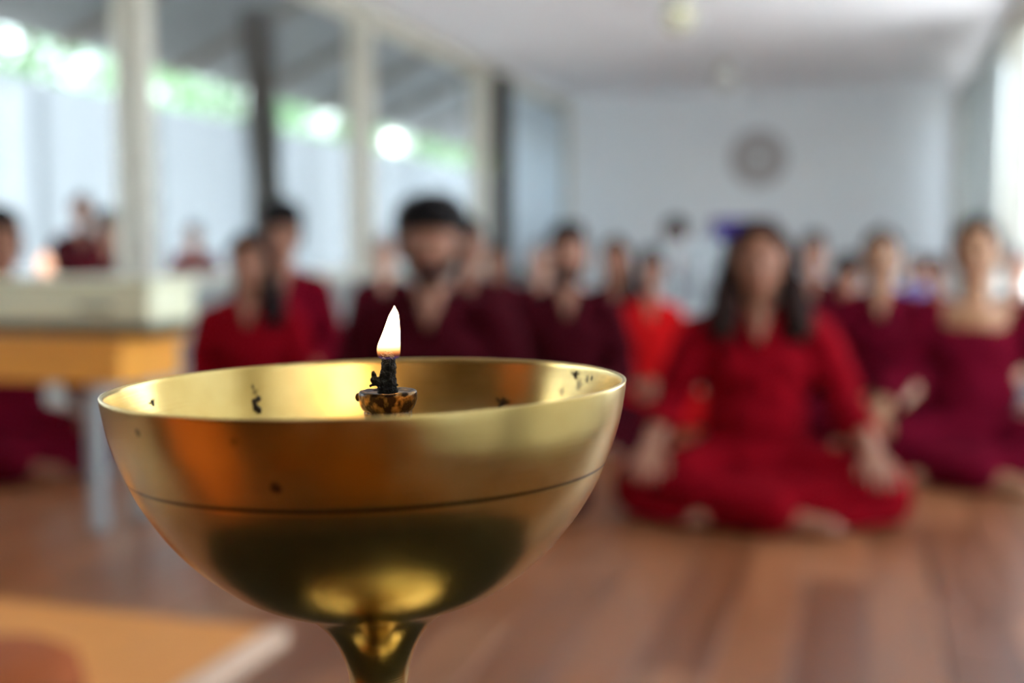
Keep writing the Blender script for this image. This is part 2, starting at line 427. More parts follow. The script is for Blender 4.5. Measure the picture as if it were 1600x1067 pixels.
lms = [leaf_mesh('foliage', 4200, s) for s in (1, 2)]
tl = ['green leafy tree beyond the white screen, leftmost seen', 'green leafy tree beyond the screen, left of the leaning post',
      'green leafy tree beyond the screen, right behind the leaning post', 'green leafy tree beyond the screen, right of the leaning post',
      'green leafy tree beyond the screen, behind the glowing bulb', 'green leafy tree beyond the screen, at the far end']
for k, (px, dx) in enumerate([(40, -8.4), (210, -11.8), (380, -8.5), (520, -8.7), (640, -8.6), (735, -8.6)]):
    p = at_x(px, 90, dx); t = empty('leafy_tree', (p.x, p.y, -.13), k*1.3, 1); tag(t, tl[k], 'tree', 'trees beyond the white screen')
    hz = [3.35, 3.3, 3.3, 3.2, 3.25, 3.2][k]
    tr = MB().bar((0,0,0), (.05,.03,hz*.6), .11, .08, 9).bar((.05,.03,hz*.6), (-.05,.1,hz), .08, .05, 9)
    for j in range(4): tr.bar((.03, .03, hz*.6), (.7*math.cos(j*1.6), .8*math.sin(j*1.6), hz+.3), .04, .015, 6)
    tr.build('trunk', M['bark'], t)
    o = link('foliage', lms[k % 2], M['leaf'], t, kind='stuff'); o.location = (0, 0, hz+.1)
ev = bevel(MB().box((XR+.16, YF-.3, H-.02), (XR+1.25, 3.2, H+.06)).build('added_eave', M['cream']), .01)  # unseen overhang, added to hold back high sky at the near right windows
tag(ev, 'added unseen cream overhang blocking high sky outside the right-hand windows', 'roof')
# boundary wall added outside the right windows, raised to temper sky the bowl mirrors
bw = bevel(MB().box((6.2, -12, -.13), (6.4, 24, 2.1)).build('raised_boundary_wall', M['ornament_pale']), .02)
tag(bw, 'added pale wall outside the right-hand windows, raised to cover bright low sky', 'wall')

# low benches on the veranda
for (x0, x1, y0, y1, lab) in ((-5.85, -4.30, 5.70, 7.42, 'low wooden bench outside the left window under the topknot figure'), (-5.85, -4.95, 7.70, 8.80, 'low wooden bench outside the window under the small pale-faced person')):
    bn = empty('low_bench', ((x0+x1)/2, (y0+y1)/2, -.13)); tag(bn, lab, 'bench')
    a_, b_ = (x1-x0)/2, (y1-y0)/2
    bevel(MB().box((-a_, -b_, .33), (a_, b_, .38)).build('seat', M['rafter'], bn), .008)
    for u in (-1, 1):
        for w in (-1, 1): bevel(MB().box((u*(a_-.06)-.03, w*(b_-.06)-.03, 0), (u*(a_-.06)+.03, w*(b_-.06)+.03, .329)).build('leg', M['rafter'], bn), .005)

# small lit bulb hanging from the veranda roof
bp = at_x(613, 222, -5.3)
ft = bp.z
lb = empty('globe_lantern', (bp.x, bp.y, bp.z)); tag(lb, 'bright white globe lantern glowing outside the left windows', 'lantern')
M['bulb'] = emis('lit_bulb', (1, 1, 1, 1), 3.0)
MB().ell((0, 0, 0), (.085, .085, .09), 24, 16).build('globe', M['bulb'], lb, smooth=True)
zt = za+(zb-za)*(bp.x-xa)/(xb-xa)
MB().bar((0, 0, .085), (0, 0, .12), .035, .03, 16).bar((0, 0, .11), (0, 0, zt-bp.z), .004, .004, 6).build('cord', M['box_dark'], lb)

# ---------------------------------------------------------------- back wall ornament and ceiling lamps
p = at_y(1185, 247, YB-.02)
orn = empty('wall_ornament', (p.x, YB-.001, p.z)); tag(orn, 'round pinkish-grey ornament with pale centre on the back wall', 'wall ornament')
orn.rotation_euler = (PI/2, 0, 0)
MB().lathe([(0, 0), (.33, 0), (.345, .01), (.345, .022), (.325, .03), (.30, .022), (0, .022)], 48).build('disc', M['ornament'], orn)
for k in range(16):
    a = 2*PI*k/16
    MB().ell((0, 0, 0), (.085, .034, .018), 12, 8).build('petal', M['ornament'], orn, smooth=True)
    o = orn.children[-1]; o.location = (.2*math.cos(a), .2*math.sin(a), .028); o.rotation_euler = (0, 0, a)
MB().lathe([(0, .06), (.05, .055), (.085, .035), (.09, .02), (0, .02)], 32).build('centre', M['ornament_pale'], orn, smooth=True)
def ceiling_lamp(px, py, r, m, label):
    p = at_z(px, py, H-.16); t = empty('ceiling_lamp', (p.x, p.y, H)); tag(t, label, 'ceiling lamp', 'globe lamps along the ceiling')
    MB().lathe([(0, 0), (r*.62, 0), (r*.62, -.02), (r*.4, -.045), (r*.32, -.06), (0, -.06)], 28).build('ceiling_cap', M['cream'], t, smooth=True)
    MB().lathe([(r*.33, -.055), (r*.5, -.07), (r*.85, -.10), (r, -.16), (r*.93, -.21), (r*.7, -.25), (r*.35, -.27), (0, -.275)], 28).build('globe', m, t, smooth=True)
ceiling_lamp(1060, 25, .125, M['globe'], 'yellowed globe ceiling lamp, the nearer of the two')
ceiling_lamp(1132, 122, .125, M['globe_white'], 'pale globe ceiling lamp, the farther one near the back wall')

# ---------------------------------------------------------------- people
def both(fn):
    for s in (-1, 1): fn(s)
def hand(mb, wr, fw, inn, up, s=1.0):
    """palm and five fingers from wrist wr; fw points along the fingers, inn towards the thumb, up is the back of the hand"""
    wr, fw, inn, up = Vector(wr), Vector(fw).normalized(), Vector(inn), Vector(up)
    inn = (inn-fw*inn.dot(fw)).normalized(); up = (up-fw*up.dot(fw)-inn*up.dot(inn)).normalized()
    P = lambda a, b, c: wr+fw*a*s+inn*b*s+up*c*s
    for b in (-.026, -.009, .009, .026): mb.cap(P(.0, b*.5, 0), P(.078, b, 0), .014*s, .0115*s, 10)
    for b, L in ((-.030, .056), (-.0105, .070), (.0105, .074), (.031, .066)):
        k = b*1.15
        mb.cap(P(.080, b, 0), P(.080+L*.45, k, -.004), .0088*s, .0082*s, 8)
        mb.cap(P(.080+L*.45, k, -.004), P(.080+L*.78, k, -.016), .0082*s, .0076*s, 8)
        mb.cap(P(.080+L*.78, k, -.016), P(.080+L*.97, k, -.030), .0076*s, .0065*s, 8)
    mb.cap(P(.018, .018, -.004), P(.045, .046, -.008), .0135*s, .0105*s, 8)
    mb.cap(P(.045, .046, -.008), P(.072, .056, -.016), .0100*s, .0085*s, 8)
    mb.cap(P(.072, .056, -.016), P(.092, .056, -.025), .0085*s, .0070*s, 8)
KN = {'knees': dict(el=(.255, -.02, .315), wr=(.305, -.19, .205), fw=(.12, -1, -.28), inn=(-1, 0, 0), up=(0, 0, 1)),
      'camera': dict(el=(.235, -.05, .40), wr=(.090, -.135, .66), fw=(-.25, -.30, 1), inn=(-1, .2, 0), up=(.3, -1, 0)),
      'lap':   dict(el=(.225, -.01, .300), wr=(.075, -.225, .185), fw=(-1, -.30, -.05), inn=(0, .2, 1), up=(.1, -1, .2))}
def legs(mb, e):
    for s in (-1, 1):
        yk = -.33 if s < 0 else -.26
        mb.cap((s*.085, .0, .105), (s*.33, -.16, .095), .088+e, .062+e, 16)
        mb.cap((s*.33, -.16, .085), (-s*.03, yk-.02, .060), .058+e, .040+e, 14)
def feet(mb):
    for s in (-1, 1):
        yk = -.33 if s < 0 else -.26
        a = Vector((-s*.03, yk-.02, .055)); h = Vector((-s*.085, yk-.02, .040)); b = Vector((-s*.17, yk-.05, .034))
        mb.cap(a, h, .038, .032); mb.cap(h, b, .032, .026)
        for t in range(5): mb.cap(b+Vector((-s*.008, -.022+.011*t, -.004+.002*t)), b+Vector((-s*(.034-.004*t), -.028+.012*t, -.006+.003*t)), .009, .0075, 8)
def make_body(pose, wide=False, voxel=.0045):
    k = KN[pose]; mb = MB()
    mb.ell((0, .01, .13), (.155, .12, .13)); mb.ell((0, .01, .27), (.125, .09, .13)); mb.ell((0, .01, .42), (.145, .098, .15))
    mb.cap((-.135, .01, .535), (.135, .01, .535), .052, .052)
    mb.cap((0, .015, .53), (0, .0, .66), .054, .049, 16)
    if wide: mb.ell((0, -.026, .515), (.115, .066, .075), 24, 16)
    else: mb.cap((0, -.048, .575), (0, -.074, .52), .030, .018, 14)
    mb.ell((0, .005, .765), (.074, .092, .096), 24, 18); mb.ell((0, -.022, .705), (.058, .066, .066), 20, 14); mb.ell((0, -.055, .665), (.028, .028, .022))
    mb.cap((0, -.084, .765), (0, -.108, .728), .009, .013, 10); both(lambda s: mb.ell((s*.011, -.098, .722), (.009, .010, .007), 10, 8))
    both(lambda s: mb.ell((s*.078, .008, .738), (.010, .019, .031), 12, 8))
    both(lambda s: mb.cap((s*.014, -.083, .782), (s*.046, -.070, .782), .009, .008, 8))
    both(lambda s: mb.ell((s*.040, -.060, .718), (.022, .022, .020), 12, 8))
    both(lambda s: mb.ell((s*.029, -.0765, .757), (.015, .010, .009), 10, 8))
    mb.ell((0, -.083, .690), (.023, .012, .006), 12, 8); mb.ell((0, -.082, .681), (.019, .012, .007), 12, 8)
    for s in (-1, 1):
        el = Vector((s*k['el'][0], k['el'][1], k['el'][2])); wr = Vector((s*k['wr'][0], k['wr'][1]-(.03 if (pose == 'lap' and s > 0) else 0), k['wr'][2]+(.012 if (pose == 'lap' and s > 0) else 0)))
        mb.cap((s*.165, .01, .525), el, .050, .036, 14); mb.cap(el, wr, .037, .025, 14)
        f = k['fw']; i = k['inn']; u = k['up']
        hand(mb, wr, (s*f[0], f[1], f[2]), (s*i[0], i[1], i[2]), (s*u[0], u[1], u[2]))
    legs(mb, 0); feet(mb)
    return remesh(mb, 'body', voxel, .22, 2)
def make_top(pose, wide=False, fit=1.0):
    k = KN[pose]; mb = MB(); e = .020*fit
    mb.ell((0, .01, .14), (.175+e, .135+e, .12)); mb.ell((0, .005, .28), (.135+e, .098+e, .15)); mb.ell((0, .008, .42), (.150+e, .102+e*.8, .145))
    both(lambda s: mb.ell((s*.062, -.055, .43), (.062, .055, .062)))
    if wide: both(lambda s: mb.cap((s*.125, .01, .53), (s*.165, .01, .53), .062, .062))
    else:
        mb.cap((-.15, .015, .528), (.15, .015, .528), .064, .064); both(lambda s: mb.cap((s*.050, .022, .590), (s*.15, .015, .550), .036, .048)); mb.ell((0, .022, .575), (.098, .074, .048)); both(lambda s: mb.cap((s*.045, -.045, .565), (s*.02, -.085, .50), .022, .02))
    for s in (-1, 1):
        el = Vector((s*k['el'][0], k['el'][1], k['el'][2])); wr = Vector((s*k['wr'][0], k['wr'][1], k['wr'][2]))
        mb.cap((s*.165, .01, .525), el, .068, .056, 14); mb.bar(el, el.lerp(wr, .62), .057, .050, 14)
        mb.ell(el, (.057, .057, .057), 14, 10)
        mb.cap((s*.07, -.02, .13), (s*.22, -.12, .12), .105, .085, 14)
    mb.ell((0, -.19, .085), (.20, .12, .055)); mb.ell((0, .08, .05), (.24, .15, .05))
    return remesh(mb, 'kurta', .008, .35, 3, .012, .075, 3 if wide else 1)
def make_trousers():
    mb = MB(); legs(mb, .022); mb.ell((0, .0, .10), (.19, .16, .10))
    both(lambda s: mb.ell((s*.33, -.17, .07), (.085, .085, .07)))
    both(lambda s: mb.ell((s*.2, -.18, .03), (.19, .15, .03)))
    return remesh(mb, 'trousers', .008, .35, 3, .010, .09, 2)
def make_hair(kind):
    mb = MB()
    mb.ell((0, .022, .785), (.086, .094, .088), 24, 16); mb.ell((0, .045, .735), (.080, .070, .075))
    if kind in ('long', 'sideswept'):
        for s in (-1, 1):
            if kind == 'sideswept' and s < 0: continue
            mb.cap((s*.076, .0, .79), (s*.090, -.008, .68), .026, .036); mb.cap((s*.090, -.012, .68), (s*.108, -.058, .565), .040, .047); mb.cap((s*.108, -.062, .565), (s*.105, -.068, .54), .046, .034)
        mb.cap((0, .06, .74), (0, .085, .52), .075, .07); both(lambda s: mb.cap((s*.02, -.055, .845), (s*.07, -.045, .80), .020, .020))
        mb.ell((0, -.04, .845), (.055, .045, .022))
    elif kind == 'bun': mb.ell((0, .10, .83), (.045, .042, .042)); mb.cap((0, -.05, .84), (0, .05, .865), .022, .02)
    elif kind == 'short': mb.ell((0, -.01, .835), (.075, .082, .045)); both(lambda s: mb.cap((s*.074, -.01, .77), (s*.075, -.012, .735), .010, .007))
    elif kind == 'thick': mb.ell((0, .0, .825), (.098, .105, .070)); both(lambda s: mb.cap((s*.083, .0, .80), (s*.080, -.005, .715), .020, .012)); 
    return remesh(mb, 'hair', .005, .35, 2, .006, .018, len(kind))
def make_beard():
    mb = MB(); mb.ell((0, -.058, .662), (.045, .040, .034)); both(lambda s: mb.cap((s*.066, -.018, .71), (s*.040, -.055, .672), .014, .020))
    both(lambda s: mb.cap((s*.004, -.093, .704), (s*.026, -.083, .696), .006, .005, 8)); return remesh(mb, 'beard', .004, .4, 1, .004, .012, 4)
BODY = {('camera', 0): make_body('camera', voxel=.005), ('knees', 0): make_body('knees'), ('lap', 0): make_body('lap'), ('knees', 1): make_body('knees', True), ('lap', 1): make_body('lap', True)}
TOP = {('camera', 0): make_top('camera'), ('knees', 0): make_top('knees'), ('lap', 0): make_top('lap'), ('knees', 1): make_top('knees', True), ('lap', 1): make_top('lap', True)}
TRS = make_trousers()
HAIR = {k: make_hair(k) for k in ('long', 'sideswept', 'bun', 'short', 'thick')}
BEARD = make_beard()
EYE = MB().ell((0, 0, 0), (.010, .006, .0045), 12, 8).mesh('eye', True)
BROW = MB().cap((-.017, 0, 0), (.017, .003, -.001), .0032, .0022, 8).mesh('eyebrow', True)
LIPS = MB().ell((0, 0, .002), (.021, .006, .0035), 12, 8).ell((0, .0005, -.006), (.017, .0065, .0045), 12, 8).mesh('lips', True)
def person(px, top, Y, label, pose='lap', hair='short', cm='c_maroon', skin='skin', hm='hair', beard=False, wide=False, rz=0, sx=1.0, lower=None, seat=0, front=0, lean=0):
    p = at_y(px, top, Y); sc = (p.z-seat)/.868
    t = empty('person', (p.x, p.y+front, seat), rz, sc); t.scale = (sc*sx, sc*sx, sc)
    t.rotation_euler = (math.radians(lean), 0, rz+math.atan2(p.x, p.y)*-1)
    tag(t, label, 'person', 'people seated in the hall')
    link('body', BODY[(pose, int(wide))], M[skin], t); link('kurta', TOP[(pose, int(wide))], M[cm], t)
    link('trousers', TRS, M[lower or cm], t); link('hair', HAIR[hair], M[hm], t)
    for s in (-1, 1):
        o = link('eye', EYE, M['eye'], t); o.location = (s*.029, -.0855, .757)
        o = link('eyebrow', BROW, M[hm], t); o.location = (s*.031, -.0885, .787); o.scale = (s, 1, 1)
    o = link('lips', LIPS, M['lips'], t); o.location = (0, -.094, .687)
    if beard: link('beard', BEARD, M[hm], t)
    return t
person(1187, 343, 3.50, 'woman in a crimson kurta with shoulder-length brown hair, seated cross-legged in front', 'knees', 'long', 'c_red', 'skin', 'hair_brown', wide=False, rz=.06, sx=1.02)
person(388, 362, 3.80, 'woman in a crimson kurta with long dark hair over one shoulder, behind the cream box', 'lap', 'sideswept', 'c_red', 'skin', rz=-.1, sx=.9)
person(440, 320, 4.60, 'black-haired person in maroon seated directly behind the long-haired woman at left', 'lap', 'thick', 'c_maroon', 'skin', sx=.85)
person(674, 314, 3.28, 'bearded man in dark maroon with thick black hair, seated behind the flame', 'lap', 'thick', 'c_dark', 'skin', beard=True, rz=-.08, sx=1.08)
person(732, 342, 5.00, 'dark-haired person in dark maroon peering from behind the bearded man', 'lap', 'short', 'c_dark', 'skin', sx=.85)
person(888, 350, 4.40, 'bearded man in dark maroon right of the flame, his face lit', 'lap', 'short', 'c_dark', 'skin', beard=True, sx=.95)
person(845, 378, 6.5, 'grey-haired person in maroon far back, left of the lit bearded face', 'lap', 'short', 'c_deep', 'skin_light', 'hair_grey', sx=.85)
person(775, 380, 7.3, 'small figure in maroon far back in front of the dark wall post', 'lap', 'short', 'c_deep', 'skin', sx=.85)
person(600, 366, 6.2, 'pale grey-haired figure far back against the bright window', 'lap', 'short', 'c_deep', 'skin_light', 'hair_grey', sx=.85)
person(962, 370, 5.8, 'woman in deep maroon with long black hair, left of the bright red tunic', 'lap', 'sideswept', 'c_dark', 'skin', sx=.85)
person(1018, 388, 5.05, 'person in a bright red tunic between the lamp and the front woman', 'lap', 'short', 'c_bright', 'skin', sx=.72)
person(1056, 345, 8.3, 'tall figure in dark maroon far back beside the grey chair', 'lap', 'thick', 'c_dark', 'skin', sx=.8)
person(1272, 364, 6.6, 'small dark figure far back just right of the front woman', 'lap', 'short', 'c_dark', 'skin', sx=.8)
person(1378, 358, 4.85, 'woman in wine-coloured kurta with hands joined in her lap, second from the right', 'lap', 'bun', 'c_wine', 'skin_tan', rz=.05, sx=.92)
person(1528, 338, 4.25, 'woman in a wide-necked maroon kurta, rightmost in the front rows', 'knees', 'bun', 'c_wine', 'skin_tan', wide=True, sx=.95)
person(1462, 400, 6.7, 'far figure in maroon between the two women at right', 'lap', 'short', 'c_maroon', 'skin', sx=.8)
person(1432, 398, 8.6, 'far figure in a blue top between the two women at right', 'lap', 'short', 'c_blue', 'skin', sx=.8)
person(1590, 385, 6.2, 'grey-clad figure at the right edge behind the wide-necked kurta', 'lap', 'short', 'c_grey', 'skin_light', 'hair_grey', sx=.8)
person(1325, 402, 5.85, 'low figure in maroon behind the woman second from the right', 'lap', 'thick', 'c_deep', 'skin', sx=.85)
person(1225, 392, 5.2, 'figure in dark maroon hidden behind the front woman, head barely showing', 'lap', 'thick', 'c_dark', 'skin', sx=.8)
person(128, 303, 7.12, 'figure in dark maroon with topknot outside the left window, on the low bench', 'lap', 'bun', 'c_dark', 'skin', sx=.9, seat=.262)
person(170, 331, 6.35, 'dark-haired figure in deep maroon outside the left window, in front of the topknot', 'lap', 'thick', 'c_deep', 'skin', sx=1.0, seat=.262)
person(302, 350, 8.25, 'small pale-faced person in maroon outside the window, left of the long-haired woman', 'lap', 'short', 'c_maroon', 'skin_light', sx=.95, seat=.262)
person(-2, 326, 3.32, 'bald-fronted person cut by the left edge, sitting behind the low table', 'knees', 'short', 'c_wine', 'skin', sx=.85)
# the one taking the picture: the bowl mirrors this dark figure
ph = person(800, 343, 1.0, 'person in ochre holding a camera, mirrored as the brown shape in the bowl', 'camera', 'thick', 'c_ochre', 'skin')
ph.location = (.035, -.235, 0); ph.rotation_euler = (0, 0, PI+YAW*.6); ph.scale = (1.05, 1.0, 1.0)
pc_ = empty('photo_camera', (0, -.012, .765), YAW); tag(pc_, 'black camera held behind the lamp, mirrored in the bowl', 'camera')
bevel(MB().box((-.065, -.085, -.045), (.065, -.040, .040)).box((-.025, -.082, .040), (.025, -.045, .062)).build('body', M['box_dark'], pc_), .006)
MB().lathe([(0, 0), (.030, 0), (.030, .030), (.027, .034), (.024, .030), (0, .026)], 32, (0, 0, 0)).build('lens', M['box_dark'], pc_, smooth=True)
o = pc_.children[-1]; o.rotation_euler = (-PI/2, 0, 0); o.location = (0, -.0395, -.002)

# ---------------------------------------------------------------- grey chair with a purple cloth
def chair(px, Y, label, rz):
    p = at_y(px, 500, Y); t = empty('plastic_chair', (p.x, Y, 0), rz); tag(t, label, 'chair', 'grey chairs in the far rows')
    bevel(MB().box((-.22, -.22, .40), (.22, .22, .43)).build('seat', M['plastic'], t), .01)
    b = MB()
    for k in range(5): b.box((-.20+.085*k, .19, .47), (-.14+.085*k, .215, .76))
    b.box((-.22, .185, .76), (.22, .22, .84)).box((-.22, .185, .43), (.22, .22, .47)); bevel(b.build('backrest', M['plastic'], t), .006)
    for sx in (-1, 1):
        for sy in (-1, 1): MB().bar((sx*.19, sy*.19, .40), (sx*.22, sy*.22, 0), .022, .016, 10).build('leg', M['plastic'], t)
        MB().cap((sx*.22, -.16, .60), (sx*.22, .20, .62), .018).cap((sx*.22, -.16, .60), (sx*.2, -.16, .42), .016).build('armrest', M['plastic'], t)
    return t
c1 = chair(1095, 6.5, 'grey plastic chair in the far row, left of the front woman', .15)
c2 = chair(1148, 7.4, 'grey plastic chair farther back, half hidden by the front woman and draped in purple', -.1)
c2.scale = (1, 1, 1.12)
v = []; f = []; n = 16
for k in range(n+1):
    x = -.20+.40*k/n; w = .012*math.sin(k*1.9)
    v += [(x, .245+w, .62), (x, .235+w*.4, .965), (x, .20, .985), (x, .165-w*.4, .965), (x, .150+w, .55)]
for k in range(n):
    for j in range(4): f.append((5*k+j, 5*k+5+j, 5*k+6+j, 5*k+1+j))
pc = MB().add(v, f).build('draped_cloth', M['c_purple'], smooth=True); pc.location = c2.location; pc.rotation_euler = c2.rotation_euler
s_ = pc.modifiers.new('s', 'SOLIDIFY'); s_.thickness = .006
tag(pc, 'purple cloth hung over a chair back, left of the front woman\'s head', 'cloth')

# ---------------------------------------------------------------- low table with cream box (left)
TY = 2.62
c = at_y(250, 530, TY); TZ = c.z; TX1 = at_y(292, 528, TY+.30).x
tb = empty('low_table', (TX1-.55, TY+.15, 0)); tag(tb, 'low orange wooden table carrying the cream box at left', 'table')
hw, hd = .55, .15; ap = TZ-at_y(250, 606, TY).z
bevel(MB().box((-hw, -hd, TZ-.028), (hw, hd, TZ)).build('tabletop', M['table_wood'], tb), .006)
bevel(MB().box((-hw+.02, -hd+.008, TZ-ap), (hw-.02, hd-.008, TZ-.029)).build('apron', M['table_wood'], tb), .004)
for sx in (-1, 1):
    for sy in (-1, 1): bevel(MB().box((sx*(hw-.13)-.02, sy*(hd-.05)-.02, 0), (sx*(hw-.13)+.02, sy*(hd-.05)+.02, TZ-ap-.001)).build('leg', M['plastic'], tb), .004)
bt = at_y(270, 437, TY+.03).z; bx1 = at_y(306, 480, TY+.25).x
kb = empty('harmonium', (bx1-.47, TY+.14, TZ)); tag(kb, 'long cream box-shaped harmonium on the low orange table', 'harmonium'); bh = bt-TZ
bevel(MB().box((-.46, -.10, 0), (.455, .10, .035)).build('base', M['box_dark'], kb), .004)
bevel(MB().box((-.47, -.11, .035), (.47, .11, bh-.02)).build('case', M['box_cream'], kb), .012)
bevel(MB().box((-.475, -.115, bh-.02), (.475, .115, bh)).build('lid', M['box_cream'], kb), .006)
for s in (-1, 1): MB().cap((s*.3-.05, -.116, bh*.5), (s*.3+.05, -.116, bh*.5), .006).build('handle', M['box_dark'], kb, smooth=True)
# small lit candle on the box
cp = at_y(70, 412, TY+.14); cz = bt
cnd = empty('tea_light', (cp.x, cp.y, cz)); tag(cnd, 'small lit candle standing on the cream box', 'candle')
hh = max(.010, cp.z-cz-.026)
MB().lathe([(0, 0), (.030, 0), (.030, hh*.75), (.027, hh*.75), (0, hh*.7)], 24).build('wax', M['wax'], cnd)
MB().bar((0,0,hh*.7), (0,0,hh), .001, .001, 6).build('wick', M['box_dark'], cnd)
M['small_flame'] = emis('small_flame', (1, .55, .36, 1), .9)
MB().lathe([(0, hh-.004), (.012, hh), (.020, hh+.012), (.021, hh+.024), (.015, hh+.040), (.006, hh+.054), (0, hh+.060)], 20).build('flame', M['small_flame'], cnd, smooth=True)

# ---------------------------------------------------------------- orange board on the floor, cushion
a = at_z(452, 983, .03); e1 = at_z(0, 925, .03)
brd = empty('floor_board', (a.x-.5, a.y-.4, 0)); tag(brd, 'flat orange wooden board with a pale edge lying on the floor', 'board')
bevel(MB().box((-.5, -.4, .0), (.455, .4, .03)).build('board', M['mat_orange'], brd), .004)
o = bevel(MB().box((.456, -.4, .0), (.5, .4, .031)).build('edge_strip', M['mat_edge'], brd), .004); o['label'] = 'pale edge strip'
cc = at_z(-30, 1075, .09)
cu = empty('floor_cushion', (cc.x, cc.y, .031)); tag(cu, 'burnt-orange round cushion at the bottom left corner', 'cushion')
MB().lathe([(0, 0), (.12, 0), (.145, .015), (.155, .05), (.145, .09), (.12, .105), (.03, .112), (0, .105)], 40).build('cover', M['cushion'], cu, smooth=True)
MB().lathe([(0, .105), (.012, .112), (.014, .117), (0, .121)], 16).build('button', M['cushion'], cu, smooth=True)

sx_, sy_ = -.95, -.42  # unseen orange seat, added to give the bowl its orange streak
seat = empty('added_orange_seat', (sx_, sy_, 0), .15); tag(seat, 'added orange-draped seat out of view, put in for the orange streak in the bowl', 'chair')
M['orange_cloth'] = mat('orange_cloth', (.75, .17, .01, 1), .8, var=.12, scale=8)
dr = MB(); n = 48
prof2 = [(.24, 0), (.235, .2), (.225, .43), (.20, .45), (0, .455)]
v = []; f = []
for r, z in prof2:
    for k in range(n):
        a = 2*PI*k/n; q = (abs(math.cos(a))**6+abs(math.sin(a))**6)**(-1/6); w = 1+.03*math.sin(9*a)*(1-z/.46)
        v.append((r*q*w*math.cos(a), r*q*w*math.sin(a), z))
for j in range(len(prof2)-1):
    for k in range(n): f.append((j*n+k, j*n+(k+1)%n, (j+1)*n+(k+1)%n, (j+1)*n+k))
MB().add(v, f).build('seat', M['orange_cloth'], seat, smooth=True)
bevel(MB().box((-.26, -.22, .40), (-.20, .22, 1.05)).build('backrest', M['orange_cloth'], seat), .02, 3)

# ---------------------------------------------------------------- the brass oil lamp
TILT = math.radians(1.35)
DL = .2925
C = CP + ray(577, 598)*DL
up = (Vector((0, 0, 1))*math.cos(TILT) - Rv*math.sin(TILT)).normalized()
xa_ = (Rv - up*Rv.dot(up)).normalized(); ya_ = up.cross(xa_)
ML = Matrix((xa_, ya_, up)).transposed().to_4x4(); ML.translation = C
K = .065/413
def brass(name, marks=()):
    m = bpy.data.materials.new(name); m.use_nodes = True
    n, l = m.node_tree.nodes, m.node_tree.links; b = n['Principled BSDF']
    b.inputs['Metallic'].default_value = 1
    tc = n.new('ShaderNodeTexCoord')
    # lathe lines: noise stretched around the axis
    sep = n.new('ShaderNodeSeparateXYZ'); l.new(tc.outputs['Object'], sep.inputs[0])
    mp = n.new('ShaderNodeMapping'); mp.inputs['Scale'].default_value = (25, 25, 1900); l.new(tc.outputs['Object'], mp.inputs[0])
    ln = n.new('ShaderNodeTexNoise'); ln.inputs['Scale'].default_value = 1; ln.inputs['Detail'].default_value = 3; l.new(mp.outputs[0], ln.inputs['Vector'])
    pt = n.new('ShaderNodeTexNoise'); pt.inputs['Scale'].default_value = 45; pt.inputs['Detail'].default_value = 6; l.new(tc.outputs['Object'], pt.inputs['Vector'])
    cr = n.new('ShaderNodeValToRGB'); e = cr.color_ramp.elements
    e[0].position = .30; e[0].color = (.65, .43, .13, 1); e[1].position = .70; e[1].color = (.83, .62, .26, 1)
    l.new(pt.outputs[0], cr.inputs[0]); colr = cr.outputs[0]
    # dark band along the turned groove
    zr_ = n.new('ShaderNodeMath'); zr_.operation = 'ADD'; zr_.inputs[1].default_value = 125.2*K; l.new(sep.outputs[2], zr_.inputs[0])
    zb_ = n.new('ShaderNodeMath'); zb_.operation = 'ABSOLUTE'; l.new(zr_.outputs[0], zb_.inputs[0])
    zm = n.new('ShaderNodeMapRange'); zm.inputs[1].default_value = 1.0*K; zm.inputs[2].default_value = 3.2*K; zm.inputs[3].default_value = .92; zm.inputs[4].default_value = 0; l.new(zb_.outputs[0], zm.inputs[0])
    mg = n.new('ShaderNodeMix'); mg.data_type = 'RGBA'; l.new(zm.outputs[0], mg.inputs[0]); l.new(colr, mg.inputs[6]); mg.inputs[7].default_value = (.05, .03, .01, 1); colr = mg.outputs[2]
    def mul(c, fac, dark):
        mx = n.new('ShaderNodeMix'); mx.data_type = 'RGBA'; l.new(fac, mx.inputs[0]); l.new(c, mx.inputs[6]); mx.inputs[7].default_value = dark; return mx.outputs[2]
    for (p, r, st) in marks:
        vm = n.new('ShaderNodeVectorMath'); vm.operation = 'DISTANCE'; vm.inputs[1].default_value = p
        wob = n.new('ShaderNodeVectorMath'); wob.operation = 'MULTIPLY_ADD'
        wn2 = n.new('ShaderNodeTexNoise'); wn2.inputs['Scale'].default_value = 900; l.new(tc.outputs['Object'], wn2.inputs['Vector'])
        l.new(wn2.outputs[1], wob.inputs[0]); wob.inputs[1].default_value = (r*1.6,)*3; l.new(tc.outputs['Object'], wob.inputs[2])
        vs = n.new('ShaderNodeVectorMath'); vs.operation = 'SUBTRACT'; l.new(wob.outputs[0], vs.inputs[0]); vs.inputs[1].default_value = (r*.8,)*3
        l.new(vs.outputs[0], vm.inputs[0])
        mr = n.new('ShaderNodeMapRange'); mr.inputs[1].default_value = r*.6; mr.inputs[2].default_value = r*1.25; mr.inputs[3].default_value = st; mr.inputs[4].default_value = 0
        l.new(vm.outputs['Value'], mr.inputs[0]); colr = mul(colr, mr.outputs[0], (.05, .028, .012, 1))
    l.new(colr, b.inputs['Base Color'])
    rr = n.new('ShaderNodeMapRange'); rr.inputs[3].default_value = .19; rr.inputs[4].default_value = .30; l.new(pt.outputs[0], rr.inputs[0]); l.new(rr.outputs[0], b.inputs['Roughness'])
    bp_ = n.new('ShaderNodeBump'); bp_.inputs['Strength'].default_value = .10; bp_.inputs['Distance'].default_value = .0002
    l.new(ln.outputs[0], bp_.inputs['Height']); l.new(bp_.outputs[0], b.inputs['Normal'])
    return m
